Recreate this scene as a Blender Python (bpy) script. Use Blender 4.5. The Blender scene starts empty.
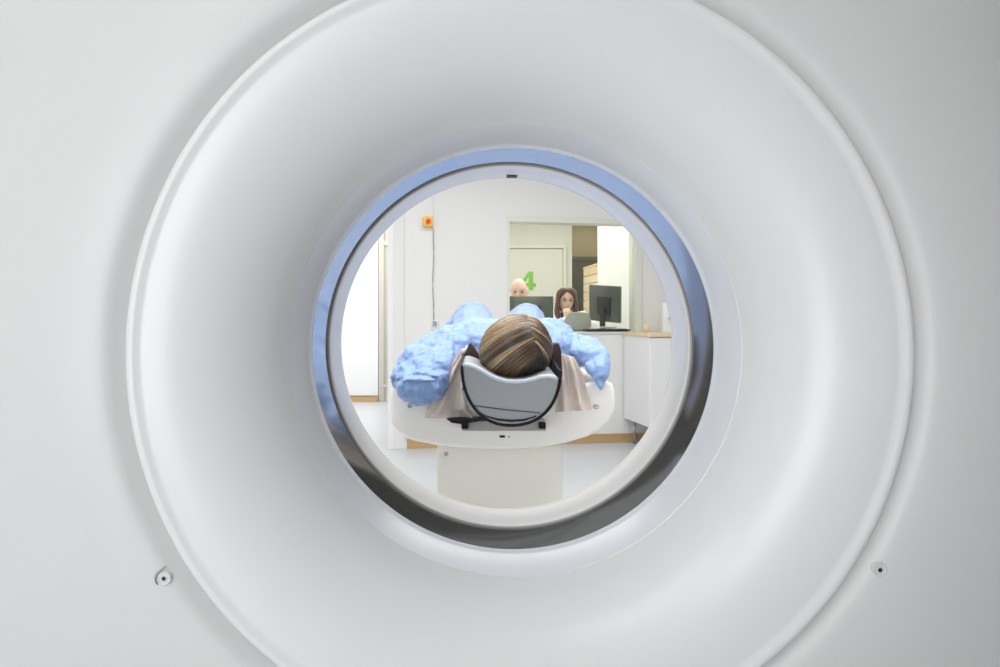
import bpy, bmesh, math, random
from math import sin, cos, pi, sqrt, radians as R
from mathutils import Vector, Matrix, noise

random.seed(7)
SC = bpy.context.scene
COL = SC.collection
F = 700.0            # focal length in pixels of the 1000 px wide frame
VX, VY, EYE = 477.0, 319.0, 1.10

def P(px, py, d):
    """world point seen at pixel (px, py) at distance d down the room"""
    return Vector(((px - VX) * d / F, d, EYE - (py - VY) * d / F))

# ------------------------------------------------------------------ materials
def mat(name, col, rough=0.5, metal=0.0, coat=0.0, spec=0.5, var=0.03, vscale=6.0, bump=0.0, bscale=40.0,
        emit=None, estr=0.0, trans=0.0, sss=0.0, wave=None, coat_rough=0.05, sheen=0.0):
    m = bpy.data.materials.new(name); m.use_nodes = True
    nt = m.node_tree; N = nt.nodes; L = nt.links
    b = N['Principled BSDF']
    tc = N.new('ShaderNodeTexCoord')
    nz = N.new('ShaderNodeTexNoise'); nz.inputs['Scale'].default_value = vscale; nz.inputs['Detail'].default_value = 3
    L.new(tc.outputs['Object'], nz.inputs['Vector'])
    mx = N.new('ShaderNodeMix'); mx.data_type = 'RGBA'
    mx.inputs[6].default_value = (*[c * (1 - var) for c in col], 1)
    mx.inputs[7].default_value = (*[min(1, c * (1 + var)) for c in col], 1)
    L.new(nz.outputs['Fac'], mx.inputs[0])
    out = mx.outputs[2]
    if wave:
        (wcol, wscale, axis, dist) = wave
        w = N.new('ShaderNodeTexWave'); w.bands_direction = axis; w.inputs['Scale'].default_value = wscale
        w.inputs['Distortion'].default_value = dist; w.inputs['Detail'].default_value = 2
        L.new(tc.outputs['Object'], w.inputs['Vector'])
        m2 = N.new('ShaderNodeMix'); m2.data_type = 'RGBA'
        L.new(w.outputs['Fac'], m2.inputs[0]); L.new(out, m2.inputs[6]); m2.inputs[7].default_value = (*wcol, 1)
        out = m2.outputs[2]
    L.new(out, b.inputs['Base Color'])
    b.inputs['Roughness'].default_value = rough
    b.inputs['Metallic'].default_value = metal
    b.inputs['Coat Weight'].default_value = coat
    b.inputs['Coat Roughness'].default_value = coat_rough
    b.inputs['Specular IOR Level'].default_value = spec
    b.inputs['Sheen Weight'].default_value = sheen
    if sss:
        b.inputs['Subsurface Weight'].default_value = sss
        b.inputs['Subsurface Radius'].default_value = (0.02, 0.008, 0.005)
        b.inputs['Subsurface Scale'].default_value = 0.5
    if trans: b.inputs['Transmission Weight'].default_value = trans
    if emit:
        b.inputs['Emission Color'].default_value = (*emit, 1); b.inputs['Emission Strength'].default_value = estr
    if bump:
        n2 = N.new('ShaderNodeTexNoise'); n2.inputs['Scale'].default_value = bscale; n2.inputs['Detail'].default_value = 4
        L.new(tc.outputs['Object'], n2.inputs['Vector'])
        bp = N.new('ShaderNodeBump'); bp.inputs['Strength'].default_value = bump; bp.inputs['Distance'].default_value = 0.01
        L.new(n2.outputs['Fac'], bp.inputs['Height']); L.new(bp.outputs['Normal'], b.inputs['Normal'])
    return m

M = {}
M['cover']   = mat('gantry_cover_paint', (.71, .705, .70), .42, var=.01, coat=.25, coat_rough=.3)
M['funnel']  = mat('funnel_gloss_plastic', (.80, .80, .805), .36, var=.01, coat=.4, coat_rough=.22)
M['ring']    = mat('bore_ring_gloss', (.80, .825, .87), .28, metal=.1, var=.01, coat=.5, coat_rough=.24)
M['tube']    = mat('bore_tube_plastic', (.86, .85, .835), .35, var=.01, coat=.25, coat_rough=.2)
M['bezel']   = mat('bezel_light', (.80, .80, .80), .25, var=.01)
M['seam']    = mat('seam_dark', (.42, .42, .42), .6)
M['window']  = mat('scan_window_film', (.30, .295, .28), .08, metal=.72, var=.02, coat=.2)
M['hole']    = mat('screw_black', (.02, .02, .02), .5)
M['couch']   = mat('couch_plastic', (.87, .86, .83), .32, var=.01, coat=.3, coat_rough=.15)
M['pedestal']= mat('pedestal_warm_white', (.88, .86, .79), .40, var=.01)
M['foam']    = mat('headrest_foam', (.30, .32, .34), .75, var=.03, bump=.08, bscale=200)
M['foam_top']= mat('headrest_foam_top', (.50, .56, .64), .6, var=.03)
M['carbon']  = mat('carbon_black', (.010, .010, .014), .6, var=.1, spec=.2)
M['pad_brown'] = mat('pad_dark_brown', (.035, .022, .02), .8, var=.3, vscale=60)
M['grey_bracket'] = mat('bracket_grey', (.34, .34, .33), .5)
M['sheet']   = mat('paper_sheet', (.88, .81, .76), .8, var=.05, vscale=12, bump=.25, bscale=25)
M['gown']    = mat('gown_blue_fabric', (.205, .325, .60), .45, var=.07, vscale=9, bump=.6, bscale=28, sheen=.3)
M['skin']    = mat('skin', (.84, .58, .47), .5, sss=.15, var=.05, vscale=20)
M['skin_pale'] = mat('skin_pale', (.86, .58, .50), .5, sss=.15, var=.05, vscale=20)
M['wall']    = mat('wall_white_paint', (.80, .80, .785), .8, var=.01, bump=.03, bscale=300)
M['wall_shade'] = mat('wall_shade_dark', (.12, .12, .12), .8, var=.02)  # dark so less bounce light reaches the cover's right side
M['wall_dim'] = mat('wall_dimmed_bounce', (.50, .50, .50), .8, var=.02)  # greyed to dim bounce light, so the cover's edges and corners darken
M['ceil']    = mat('ceiling_white', (.82, .82, .81), .9, var=.01)
M['floor']   = mat('floor_vinyl', (.60, .625, .66), .28, var=.03, vscale=3)
M['wood']    = mat('pale_wood', (.55, .36, .18), .5, wave=((.50, .32, .14), 2.0, 'Z', 3.0))
M['wood_slat'] = mat('blond_wood_slat', (.80, .66, .47), .5, wave=((.74, .58, .38), 1.2, 'Z', 2.0))
M['cab']     = mat('cabinet_white', (.83, .83, .84), .35, var=.01)
M['frame']   = mat('window_frame_paint', (.74, .76, .68), .5, var=.01)
M['door']    = mat('door_paint', (.73, .725, .68), .5, var=.01)
M['door_white'] = mat('door_white_gloss', (.86, .86, .86), .35, var=.01)
M['jamb']    = mat('jamb_beige', (.58, .55, .48), .6, var=.02)
M['tan']     = mat('tan_wall', (.40, .35, .24), .8, var=.04, vscale=2)
M['dark_door'] = mat('dark_olive_door', (.12, .12, .085), .4, var=.2, vscale=2)
M['green']   = mat('green_vinyl_digit', (.22, .58, .07), .5)
M['black']   = mat('black_plastic', (.025, .025, .025), .4)
M['screen']  = mat('monitor_back', (.10, .115, .105), .3, var=.15, coat=.4, coat_rough=.1)
M['dark_grey'] = mat('dark_grey_plastic', (.10, .11, .11), .4)
M['laptop']  = mat('laptop_grey', (.47, .49, .47), .4)
M['yellow']  = mat('yellow_plastic', (.95, .55, .06), .4)
M['red']     = mat('red_button', (.70, .05, .01), .35)
M['cable']   = mat('cable_grey', (.42, .44, .45), .5)
M['paper']   = mat('paper_white', (.85, .85, .83), .8)
M['steel']   = mat('steel', (.45, .46, .48), .25, metal=1.0)
M['coat_w']  = mat('white_coat_cloth', (.86, .86, .85), .8, var=.03, bump=.2, bscale=60)
M['shirt_d'] = mat('dark_shirt', (.04, .035, .05), .8)
M['shirt_l'] = mat('light_shirt', (.55, .62, .70), .8)
M['trouser'] = mat('dark_trousers', (.05, .06, .09), .8)
M['hair_br'] = mat('brown_hair', (.13, .07, .045), .45, var=.35, vscale=60)
M['lip']     = mat('lips', (.60, .22, .20), .45)
M['eye']     = mat('eye_dark', (.04, .03, .03), .2)
M['glasses'] = mat('spectacle_frame', (.10, .05, .04), .3)
M['soap']    = mat('bottle_bluegrey', (.30, .42, .50), .3)
M['stool']   = mat('stool_grey', (.2, .2, .22), .6)

def glass_mat():
    m = bpy.data.materials.new('window_glass'); m.use_nodes = True
    nt = m.node_tree; N = nt.nodes; L = nt.links; N.clear()
    o = N.new('ShaderNodeOutputMaterial'); mx = N.new('ShaderNodeMixShader')
    t = N.new('ShaderNodeBsdfTransparent'); t.inputs[0].default_value = (.95, .96, .92, 1)
    g = N.new('ShaderNodeBsdfGlossy'); g.inputs['Roughness'].default_value = .02
    g.inputs[0].default_value = (1, 1, 1, 1)
    f = N.new('ShaderNodeFresnel'); f.inputs[0].default_value = 1.35
    L.new(f.outputs[0], mx.inputs[0]); L.new(t.outputs[0], mx.inputs[1]); L.new(g.outputs[0], mx.inputs[2])
    L.new(mx.outputs[0], o.inputs[0]); return m
M['glass'] = glass_mat()

def hair_mat():
    m = bpy.data.materials.new('patient_hair_strands'); m.use_nodes = True
    nt = m.node_tree; N = nt.nodes; L = nt.links; b = N['Principled BSDF']
    a = N.new('ShaderNodeAttribute'); a.attribute_name = 'tint'
    r = N.new('ShaderNodeValToRGB')
    e = r.color_ramp.elements
    e[0].position = 0; e[0].color = (.022, .013, .008, 1)
    e[1].position = 1; e[1].color = (.60, .46, .30, 1)
    k = e.new(.45); k.color = (.075, .045, .024, 1)
    k = e.new(.75); k.color = (.25, .165, .085, 1)
    L.new(a.outputs['Fac'], r.inputs[0]); L.new(r.outputs[0], b.inputs['Base Color'])
    b.inputs['Roughness'].default_value = .38
    return m
M['hair'] = hair_mat()

# ------------------------------------------------------------------ objects
def obj(name, bm, m, parent=None, smooth=True, mesh=None, loc=None):
    if mesh is None:
        mesh = bpy.data.meshes.new(name); bm.normal_update(); bm.to_mesh(mesh); bm.free()
    if smooth is True:
        for p in mesh.polygons: p.use_smooth = True
    o = bpy.data.objects.new(name, mesh); COL.objects.link(o)
    if m: mesh.materials.append(m)
    if smooth == 'auto':
        for p in mesh.polygons: p.use_smooth = True
        try: mesh.set_sharp_from_angle(angle=R(35))
        except Exception: pass
    if parent:
        o.parent = parent
        o.matrix_parent_inverse = Matrix.Translation(-Vector(parent.location))
    return o

def tag(o, label=None, cat=None, group=None, kind=None):
    if label: o['label'] = label
    if cat: o['category'] = cat
    if group: o['group'] = group
    if kind: o['kind'] = kind
    return o

def thing(name, loc, label, cat, group=None):
    o = bpy.data.objects.new(name, None); COL.objects.link(o); o.location = loc
    o.empty_display_size = .05
    return tag(o, label, cat, group)

def struct(name, bm, m, parent=None, smooth=False):
    o = obj(name, bm, m, parent, smooth)
    if not parent: o['kind'] = 'structure'
    return o

def bevel(bm, w, seg=2, edges=None, ang=30):
    es = edges or [e for e in bm.edges if len(e.link_faces) == 2 and e.calc_face_angle(0) > R(ang)]
    bmesh.ops.bevel(bm, geom=es, offset=w, segments=seg, affect='EDGES', profile=.5, clamp_overlap=True)
    return bm

def box(c, s, mtx=None, bm=None, bev=0, seg=2):
    b = bmesh.new()
    bmesh.ops.create_cube(b, size=1, matrix=Matrix.Translation(c) @ Matrix.Diagonal((*s, 1)))
    if bev: bevel(b, bev, seg)
    if mtx is not None: b.transform(mtx)
    return join(bm, b)

def join(a, b):
    if a is None: return b
    me = bpy.data.meshes.new('tmp'); b.to_mesh(me); b.free(); a.from_mesh(me); bpy.data.meshes.remove(me); return a

def prism(pts, y0, y1, bm=None, bev=0, mtx=None, seg=2, ang=30):
    """pts = (x, z) outline extruded from y0 to y1"""
    b = bmesh.new()
    v0 = [b.verts.new((x, y0, z)) for x, z in pts]; v1 = [b.verts.new((x, y1, z)) for x, z in pts]
    b.faces.new(v0); b.faces.new(v1[::-1])
    n = len(pts)
    for i in range(n): b.faces.new((v0[i], v1[i], v1[(i + 1) % n], v0[(i + 1) % n]))
    bmesh.ops.recalc_face_normals(b, faces=b.faces)
    if bev: bevel(b, bev, seg, ang=ang)
    if mtx is not None: b.transform(mtx)
    return join(bm, b)

def cyl(p1, p2, r1, r2=None, seg=24, bm=None):
    p1, p2 = Vector(p1), Vector(p2); r2 = r1 if r2 is None else r2
    b = bmesh.new(); d = p2 - p1
    q = d.to_track_quat('Z', 'Y').to_matrix().to_4x4()
    bmesh.ops.create_cone(b, cap_ends=True, segments=seg, radius1=r1, radius2=r2, depth=d.length,
                          matrix=Matrix.Translation((p1 + p2) / 2) @ q)
    return join(bm, b)

def tube(pts, r, seg=8, bm=None):
    b = bmesh.new(); rings = []
    pts = [Vector(p) for p in pts]
    for i, p in enumerate(pts):
        t = (pts[min(i + 1, len(pts) - 1)] - pts[max(i - 1, 0)]).normalized()
        q = t.to_track_quat('Z', 'Y')
        rr = r[i] if isinstance(r, (list, tuple)) else r
        rings.append([b.verts.new(p + q @ Vector((rr * cos(2 * pi * k / seg), rr * sin(2 * pi * k / seg), 0))) for k in range(seg)])
    for a, c in zip(rings, rings[1:]):
        for k in range(seg): b.faces.new((a[k], a[(k + 1) % seg], c[(k + 1) % seg], c[k]))
    b.faces.new(rings[0][::-1]); b.faces.new(rings[-1])
    return join(bm, b)

def lathe(profile, cx, cz, seg=192, bm=None, closed=False):
    """profile of (radius, y) turned about the axis x=cx, z=cz"""
    b = bmesh.new(); rings = []
    for r, y in profile:
        if r < 1e-6:
            rings.append([b.verts.new((cx, y, cz))] * seg)
        else:
            rings.append([b.verts.new((cx + r * cos(2 * pi * k / seg), y, cz + r * sin(2 * pi * k / seg))) for k in range(seg)])
    if closed: rings.append(rings[0])
    for a, c in zip(rings, rings[1:]):
        for k in range(seg):
            vs = []
            for v in (a[k], a[(k + 1) % seg], c[(k + 1) % seg], c[k]):
                if v not in vs: vs.append(v)
            if len(vs) > 2: b.faces.new(vs)
    return join(bm, b)

def hull(bm, p1, r1, p2, r2):
    b = bmesh.new()
    for p, r in ((p1, r1), (p2, r2)):
        rr = r if isinstance(r, (tuple, list)) else (r, r, r)
        bmesh.ops.create_icosphere(b, subdivisions=2, radius=1, matrix=Matrix.Translation(p) @ Matrix.Diagonal((*rr, 1)))
    res = bmesh.ops.convex_hull(b, input=b.verts[:])
    dead = [v for v in b.verts if not v.link_faces]
    bmesh.ops.delete(b, geom=dead, context='VERTS')
    inner = [f for f in set(g for g in res['geom_interior'] if isinstance(g, bmesh.types.BMVert)) if f.is_valid]
    if inner: bmesh.ops.delete(b, geom=inner, context='VERTS')
    return join(bm, b)

def chain(bm, pts):
    for (p1, r1), (p2, r2) in zip(pts, pts[1:]): bm = hull(bm, Vector(p1), r1, Vector(p2), r2)
    return bm

def fuse(bm, voxel, smooth=6, fac=.5):
    """one continuous skin over overlapping volumes"""
    me = bpy.data.meshes.new('t'); bm.to_mesh(me); bm.free()
    o = bpy.data.objects.new('t', me); COL.objects.link(o)
    r = o.modifiers.new('r', 'REMESH'); r.mode = 'VOXEL'; r.voxel_size = voxel; r.adaptivity = 0
    if smooth:
        s = o.modifiers.new('s', 'SMOOTH'); s.factor = fac; s.iterations = smooth
    dg = bpy.context.evaluated_depsgraph_get(); dg.update()
    new = bpy.data.meshes.new_from_object(o.evaluated_get(dg))
    bpy.data.objects.remove(o); bpy.data.meshes.remove(me)
    return new

# ------------------------------------------------------------------ room frame
WA = Vector((-.486, 5.97)); WD = Vector((cos(R(9.3)), sin(R(9.3)))); WN = Vector((WD.y, -WD.x))   # far wall line
def WU(px):
    k = (px - VX) / F
    return (k * WA.y - WA.x) / (WD.x - k * WD.y)
def WZ(px, py):
    return EYE - (py - VY) * (WA.y + WU(px) * WD.y) / F
WM = Matrix(((WD.x, -WN.x, 0, WA.x), (WD.y, -WN.y, 0, WA.y), (0, 0, 1, 0), (0, 0, 0, 1)))   # local x along wall, y away from camera, z up
def wbox(u0, u1, y0, y1, z0, z1, bm=None, bev=0):
    return box(((u0 + u1) / 2, (y0 + y1) / 2, (z0 + z1) / 2), (u1 - u0, y1 - y0, z1 - z0), WM, bm, bev)

CEIL = 2.7
XL, XR, YB, YF = -3.2, 3.6, -2.6, 11.6
struct('floor', box(((XL + XR) / 2, (YB + YF) / 2, -.05), (XR - XL + .4, YF - YB + .4, .1)), M['floor'])
struct('ceiling', box(((XL + XR) / 2, (YB + YF) / 2, CEIL + .05), (XR - XL + .4, YF - YB + .4, .1)), M['ceil'])
struct('wall_left', box((XL - .06, (1.4 + YF) / 2, CEIL / 2), (.12, YF - 1.4, CEIL)), M['wall'])
struct('wall_near_darkener', box((-2.5, (YB + 1.4) / 2, CEIL / 2), (.12, 1.4 - YB, CEIL)), M['wall_dim'])  # unseen, set in and greyed to darken the cover's left edge
struct('wall_right', box((XR + .06, (1.4 + YF) / 2, CEIL / 2), (.12, YF - 1.4, CEIL)), M['wall'])
struct('wall_side_darkener', box((2.4, (YB + 1.4) / 2, CEIL / 2), (.12, 1.4 - YB, CEIL)), M['wall_shade'])  # added out of view to shade the cover's right side
struct('wall_back', box(((XL + XR) / 2, YB - .06, CEIL / 2), (XR - XL, .12, CEIL)), M['wall_dim'])
# far wall with doorway and control window (local u coordinates)
uL, uR = (XL - WA.x) / WD.x, (XR - WA.x) / WD.x
uDoor = WU(393); uDoorL = uDoor - 1.35
uWin0, uWin1 = WU(507), WU(641)
zTop = WZ(507, 216.5); zSill = .972; zDoor = 2.14
b = wbox(uL, uDoorL, 0, .14, 0, CEIL)
b = wbox(uDoorL, uDoor, 0, .14, zDoor, CEIL, b)
b = wbox(uDoor, uWin0, 0, .14, 0, CEIL, b)
b = wbox(uWin0, uWin1, 0, .14, zTop, CEIL, b)
b = wbox(uWin0, uWin1, 0, .14, 0, zSill, b)
b = wbox(uWin1, uR, 0, .14, 0, CEIL, b)
struct('wall_front', b, M['wall'])
# wooden skirting on both sides of the couch
struct('baseboard_front', wbox(WU(407), uR, -.016, 0, 0, .078, None, .003), M['wood'])
# flat trunking strips that carry the cable
b = wbox(WU(404.5), WU(433), -.02, 0, .09, CEIL, None, .002)
struct('trim_1', b, M['wall'])
# doorway lining
b = wbox(uDoor - .04, uDoor + .0, -.015, .16, 0, zDoor, None, .002)
b = wbox(uDoorL, uDoor - .04, -.015, .16, zDoor - .04, zDoor, b, .002)
b = wbox(uDoorL, uDoorL + .04, -.015, .16, 0, zDoor - .04, b, .002)
struct('trim_2', b, M['door_white'])
# control window
b = wbox(uWin0 - .0, uWin1, -.012, .15, zTop - .045, zTop, None, .003)
b = wbox(uWin0, uWin0 + .022, -.012, .15, zSill, zTop - .045, b, .003)
b = wbox(uWin1 - .055, uWin1, -.02, .15, zSill, zTop - .045, b, .003)
win = struct('window_1', b, M['frame'])
pane = obj('window_pane', wbox(uWin0 + .02, uWin1 - .05, .06, .066, zSill, zTop - .04), M['glass'], win, False)

# rooms beyond
bw = 9.9
b = box((-.62, (6.25 + bw) / 2, CEIL / 2), (.10, bw - 6.25, CEIL)); struct('wall_inner', b, M['wall'])
# corridor back wall
struct('wall_corridor', box(((XL - .62) / 2, 9.40, CEIL / 2), (-.62 - XL, .1, CEIL)), M['jamb'])
# white corridor door seen through the doorway, with casing
def Q(px, py, d): p = P(px, py, d); return p.x, p.z
x0 = (378 - VX) * 9.3 / F
b = box(((x0 + XL) / 2, 9.33, 1.15), (x0 - XL, .04, 2.14 ), None, None, .004)
d1 = struct('door_1', b, M['door_white'])
struct('baseboard_corridor', box(((x0 + XL) / 2, 9.30, .035), (x0 - XL, .03, .07), None, None, .003), M['wood'])
xa, za = Q(378.5, 245, 9.3); xb, zb = Q(394, 245, 9.3)
b = box(((xa + .035), 9.335, 1.35), (.07, .035, 2.7), None, None, .004)
b = box(((xa + .04 + .45), 9.335, za + .03), (.95, .03, .06), None, b, .004)
struct('trim_3', b, M['jamb'])
struct('door_2', box((xa + .55, 9.345, za / 2), (.86, .02, za), None, None, .003), M['jamb'])
# door stop rail at the foot of the corridor
hs = P(386, 386, 9.15)
t = thing('door_stop', (hs.x, hs.y, 0), 'small brown door stop post on the corridor floor beyond the open doorway', 'door stop')
obj('post', box((hs.x + .02, hs.y, .12), (.03, .03, .24), None, None, .004), M['jamb'], t, False)
obj('bar', box((hs.x + .03, hs.y - .02, hs.z), (.17, .03, .035), None, None, .006), M['jamb'], t, False)

# control room back wall, with the numbered door and dark passage
xo0, xo1 = (572 - VX) * bw / F, 2.2
b = box(((-.62 + xo0) / 2, bw + .05, CEIL / 2), (xo0 + .62, .1, CEIL))
b = box(((xo1 + XR) / 2, bw + .05, CEIL / 2), (XR - xo1, .1, CEIL), None, b)
struct('wall_control', b, M['door'])
xd, zd = Q(562.5, 249, bw)
dx0 = .38
door3 = struct('door_3', box(((dx0 + xd) / 2, bw - .012, zd / 2), (xd - dx0, .024, zd - .01), None, None, .004), M['door'])
b = box((xd + .03, bw - .02, zd / 2), (.05, .04, zd + .05), None, None, .005)
b = box(((dx0 + xd) / 2, bw - .02, zd + .03), (xd - dx0 + .06, .04, .045), None, b, .005)
b = box((dx0 - .03, bw - .02, zd / 2), (.05, .04, zd + .05), None, b, .005)
struct('trim_4', b, M['frame'])
# green 4
def q4(px, py): x, z = Q(px, py, bw - .03); return (x, z)
b = prism([q4(528.6, 271.5), q4(533.2, 271.5), q4(533.2, 290), q4(528.6, 290)], bw - .030, bw - .026)
b = prism([q4(528.6, 271.5), q4(529.6, 275.5), q4(524.2, 283.2), q4(520.6, 283.2)], bw - .0315, bw - .026, b)
b = prism([q4(520.6, 283.2), q4(535.8, 283.2), q4(535.8, 286.6), q4(520.6, 286.6)], bw - .033, bw - .026, b)
tag(obj('number_sign', b, M['green'], None, False), 'large green number 4 on the pale door behind the bald man', 'sign')
# passage end: tan wall with dark door
struct('wall_passage', box((1.8, 11.15, CEIL / 2), (1.6, .1, CEIL)), M['tan'])
zdd = EYE + (VY - 256.5) * 11.05 / F
b = box((1.75, 11.06, zdd / 2), (1.1, .05, zdd), None, None, .005)
b = box((1.75, 11.03, zdd - .04), (1.1, .02, .06), None, b, .003)
struct('door_4', b, M['dark_door'])
# blond slatted cupboard side
sA, sB = P(583.5, 0, 9.2), P(601, 0, 8.3)
dirv = (sB - sA); dirv.z = 0; ln = dirv.length; dirv.normalize(); nv = Vector((dirv.y, -dirv.x, 0))
SM = Matrix(((dirv.x, -nv.x, 0, sA.x), (dirv.y, -nv.y, 0, sA.y), (0, 0, 1, 0), (0, 0, 0, 1)))
t = thing('slatted_cupboard', (sA.x + .3, sA.y, 0), 'tall blond wooden slatted cupboard behind the woman in the control room', 'cupboard')
obj('body', box((ln / 2, .24, .88), (ln - .01, .44, 1.74), SM), M['wood_slat'], t, False)
b = None
for i in range(17):
    b = box((ln / 2, .008, .055 + i * .103), (ln, .018, .096), SM, b, .004)
obj('slat_panel', b, M['wood_slat'], t, False)
obj('top', box((ln / 2, .235, 1.765), (ln + .02, .48, .022), SM), M['wood_slat'], t, False)
# white partition beyond the right half of the window
px_ = (599 - VX) * 7.75 / F
struct('wall_partition', box(((px_ + XR) / 2, 7.8, CEIL / 2), (XR - px_, .1, CEIL)), M['ceil'])
struct('trim_5', box(((635 - VX) * 7.7 / F, 7.735, .92), (.09, .03, 1.0), None, None, .004), M['frame'])

# ------------------------------------------------------------------ counter in the window
t = thing('counter', (WA.x + WD.x * (uWin0 + uWin1) / 2, WA.y + .5, 0), 'long white counter running along the control window under the monitors', 'counter')
zc = .985
obj('worktop', wbox(uWin0 + .01, uWin1 - .06, .0, .80, zc - .028, zc, None, .003), M['cab'], t, False)
obj('front_panel', wbox(uWin0 + .02, uWin1 - .07, .145, .17, 0, zc - .03), M['cab'], t, False)
for uu in (uWin0 + .03, uWin1 - .13):
    obj('leg', wbox(uu, uu + .04, .7, .76, 0, zc - .028, None, .003), M['steel'], t, False)

# ------------------------------------------------------------------ cabinet on legs at right
cc = P(650, 337, 5.68)
uC = (cc.x - WA.x) * WD.x + (cc.y - WA.y) * WD.y
dC = -((cc.x - WA.x) * WN.x + (cc.y - WA.y) * WN.y)     # local y of front (negative)
cw, zb0, zt0 = 1.25, .216, .955
base = WM @ Vector((uC + cw / 2, dC / 2, 0))
t = thing('wall_cabinet', base, 'white cabinet on slim steel legs with a wood edged top right of the couch', 'cabinet')
bx = t.location
obj('body', wbox(uC, uC + cw, dC + .02, -.02, zb0, zt0, None, .003), M['cab'], t, False)
dr = None
for i in range(2):
    d_ = obj('door', wbox(uC + .012 + i * .62, uC + .622 + i * .62, dC - .0, dC + .019, zb0 + .01, zt0 - .008, None, .003), M['cab'], t, False)
    hu = uC + (.20 if i == 0 else 1.17)
    h = obj('handle', wbox(hu, hu + .012, dC - .03, dC, .84, .94, None, .003), M['black'], d_, False)
    h.matrix_parent_inverse = Matrix.Identity(4); h.location = (0, 0, 0)
    h.matrix_parent_inverse = d_.matrix_world.inverted()
obj('top', wbox(uC - .01, uC + cw + .01, dC - .012, -.02, zt0, .985, None, .003), M['wood_slat'], t, False)
for uu, yy in ((uC + .07, dC + .06), (uC + .07, -.09), (uC + cw - .07, dC + .06), (uC + cw - .07, -.09)):
    a = WM @ Vector((uu, yy, 0)); c = WM @ Vector((uu, yy, zb0))
    obj('leg', cyl(a, c, .014, seg=16), M['steel'], t)
# white dispenser standing on the cabinet
pd = WM @ Vector((uC + .30, dC / 2, .985))
t = thing('dispenser', pd, 'white upright dispenser box standing on the wood edged cabinet top', 'dispenser')
obj('housing', box((pd.x, pd.y, pd.z + .13), (.13, .11, .25), None, None, .012, 3), M['cab'], t, 'auto')
obj('nozzle', box((pd.x - .01, pd.y - .06, pd.z + .12), (.03, .03, .02), None, None, .005), M['cable'], t, 'auto')
obj('base', box((pd.x, pd.y, pd.z + .004), (.15, .14, .008), None, None, .002), M['cab'], t, False)
# small beige tub beside it
pt = WM @ Vector((uC + .12, dC / 2 + .05, .985))
tag(obj('cup', lathe([(0, 0), (.022, 0), (.026, .07), (.024, .07), (.021, .004), (0, .004)], 0, 0, 24), M['wood_slat']),
    'small beige cup left of the white dispenser', 'cup')
c_ = bpy.data.objects['cup']; c_.rotation_euler = (R(90), 0, 0); c_.location = pt

# ------------------------------------------------------------------ emergency stop on the wall
def wpt(px, py, off=0.0):
    v = WM @ Vector((WU(px), off, WZ(px, py))); return v
e0 = wpt(427.3, 222.5, 0)
t = thing('emergency_stop', e0, 'yellow emergency stop box with a red button high on the white wall', 'emergency stop')
ue, ze = WU(427.3), WZ(427, 222.5)
obj('box', wbox(ue - .040, ue + .040, -.075, -.02, ze - .042, ze + .042, None, .008), M['yellow'], t, 'auto')
a = WM @ Vector((ue, -.075, ze)); c = WM @ Vector((ue, -.088, ze)); d_ = WM @ Vector((ue, -.108, ze))
obj('button', cyl(c, d_, .021, .018, 24, cyl(a, c, .014, seg=24)), M['red'], t, 'auto')
u1 = WU(432.5)
pts = [WM @ Vector((ue + .038, -.045, ze - .02)), WM @ Vector((u1 + .005, -.03, ze - .08))]
pts += [WM @ Vector((u1 + .004 + .004 * sin(i * .9), -.026, ze - .15 - i * .07)) for i in range(11)]
tag(obj('cable', tube(pts, .0045), M['cable']), 'thin grey cable running down the white wall below the emergency stop', 'cable')
ks = WM @ Vector((WU(434.5), 0, WZ(434, 324)))
t = thing('wall_socket', ks, 'small blue grey wall socket where the grey cable ends', 'socket')
uk, zk = WU(434.5), WZ(434, 325)
obj('plate', wbox(uk - .03, uk + .03, -.030, -.0, zk - .045, zk + .045, None, .006), M['cab'], t, 'auto')
obj('plug', wbox(uk - .02, uk + .014, -.055, -.030, zk - .01, zk + .035, None, .006), M['soap'], t, 'auto')

# ------------------------------------------------------------------ CT gantry
AX, AZ = .063, 1.048
g = thing('ct_scanner', (AX, 1.34, 0), 'huge white ring shaped CT scanner whose bore frames the patient', 'scanner')
prof = []
# funnel lip then trumpet
prof += [(.5775, 1.085), (.5775, 1.030), (.5765, 1.0225), (.5735, 1.019), (.569, 1.0180), (.563, 1.0195), (.557, 1.0230)]
A0 = R(74)
for i in range(1, 41):
    a = i / 40 * A0
    prof.append((.557 - (.557 - .3735) * sin(a) / sin(A0), 1.0230 + .117 * (1 - cos(a)) / (1 - cos(A0))))
prof += [(.3720, 1.1425), (.3712, 1.1455)]
obj('bore_funnel', lathe(prof, AX, AZ, 256), M['funnel'], g)
rg = [(.3725, 1.1460), (.3705, 1.1462), (.3700, 1.148)] + [(.3700 - .0160 * k / 12 - .001 * sin(k / 12 * pi), 1.148 + .069 * k / 12) for k in range(1, 13)]
rg += [(.3522, 1.2185), (.3508, 1.2205), (.3505, 1.2225), (.3510, 1.226), (.3545, 1.227)]
obj('bore_ring', lathe(rg, AX, AZ, 256), M['ring'], g)
obj('scan_window', lathe([(.3545, 1.2265), (.3540, 1.29), (.3532, 1.3555)], AX, AZ, 256), M['window'], g)
obj('seam_ring', lathe([(.3532, 1.3555), (.3505, 1.3555), (.3500, 1.3565), (.3525, 1.3577)], AX, AZ, 256), M['seam'], g)
obj('bore_tube', lathe([(.3525, 1.3575), (.3492, 1.3580), (.3484, 1.361), (.3486, 1.395), (.3490, 1.397), (.3492, 1.45), (.3480, 1.4580), (.3478, 1.464), (.3495, 1.468)], AX, AZ, 256), M['tube'], g)
rf = [(.3495, 1.468)]
for i in range(1, 25):
    a = i / 24 * pi / 2
    rf.append((.3495 + .20 * (1 - cos(a)), 1.468 + .15 * sin(a)))
rf += [(.5895, 1.62), (.5895, 1.60)]
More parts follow.
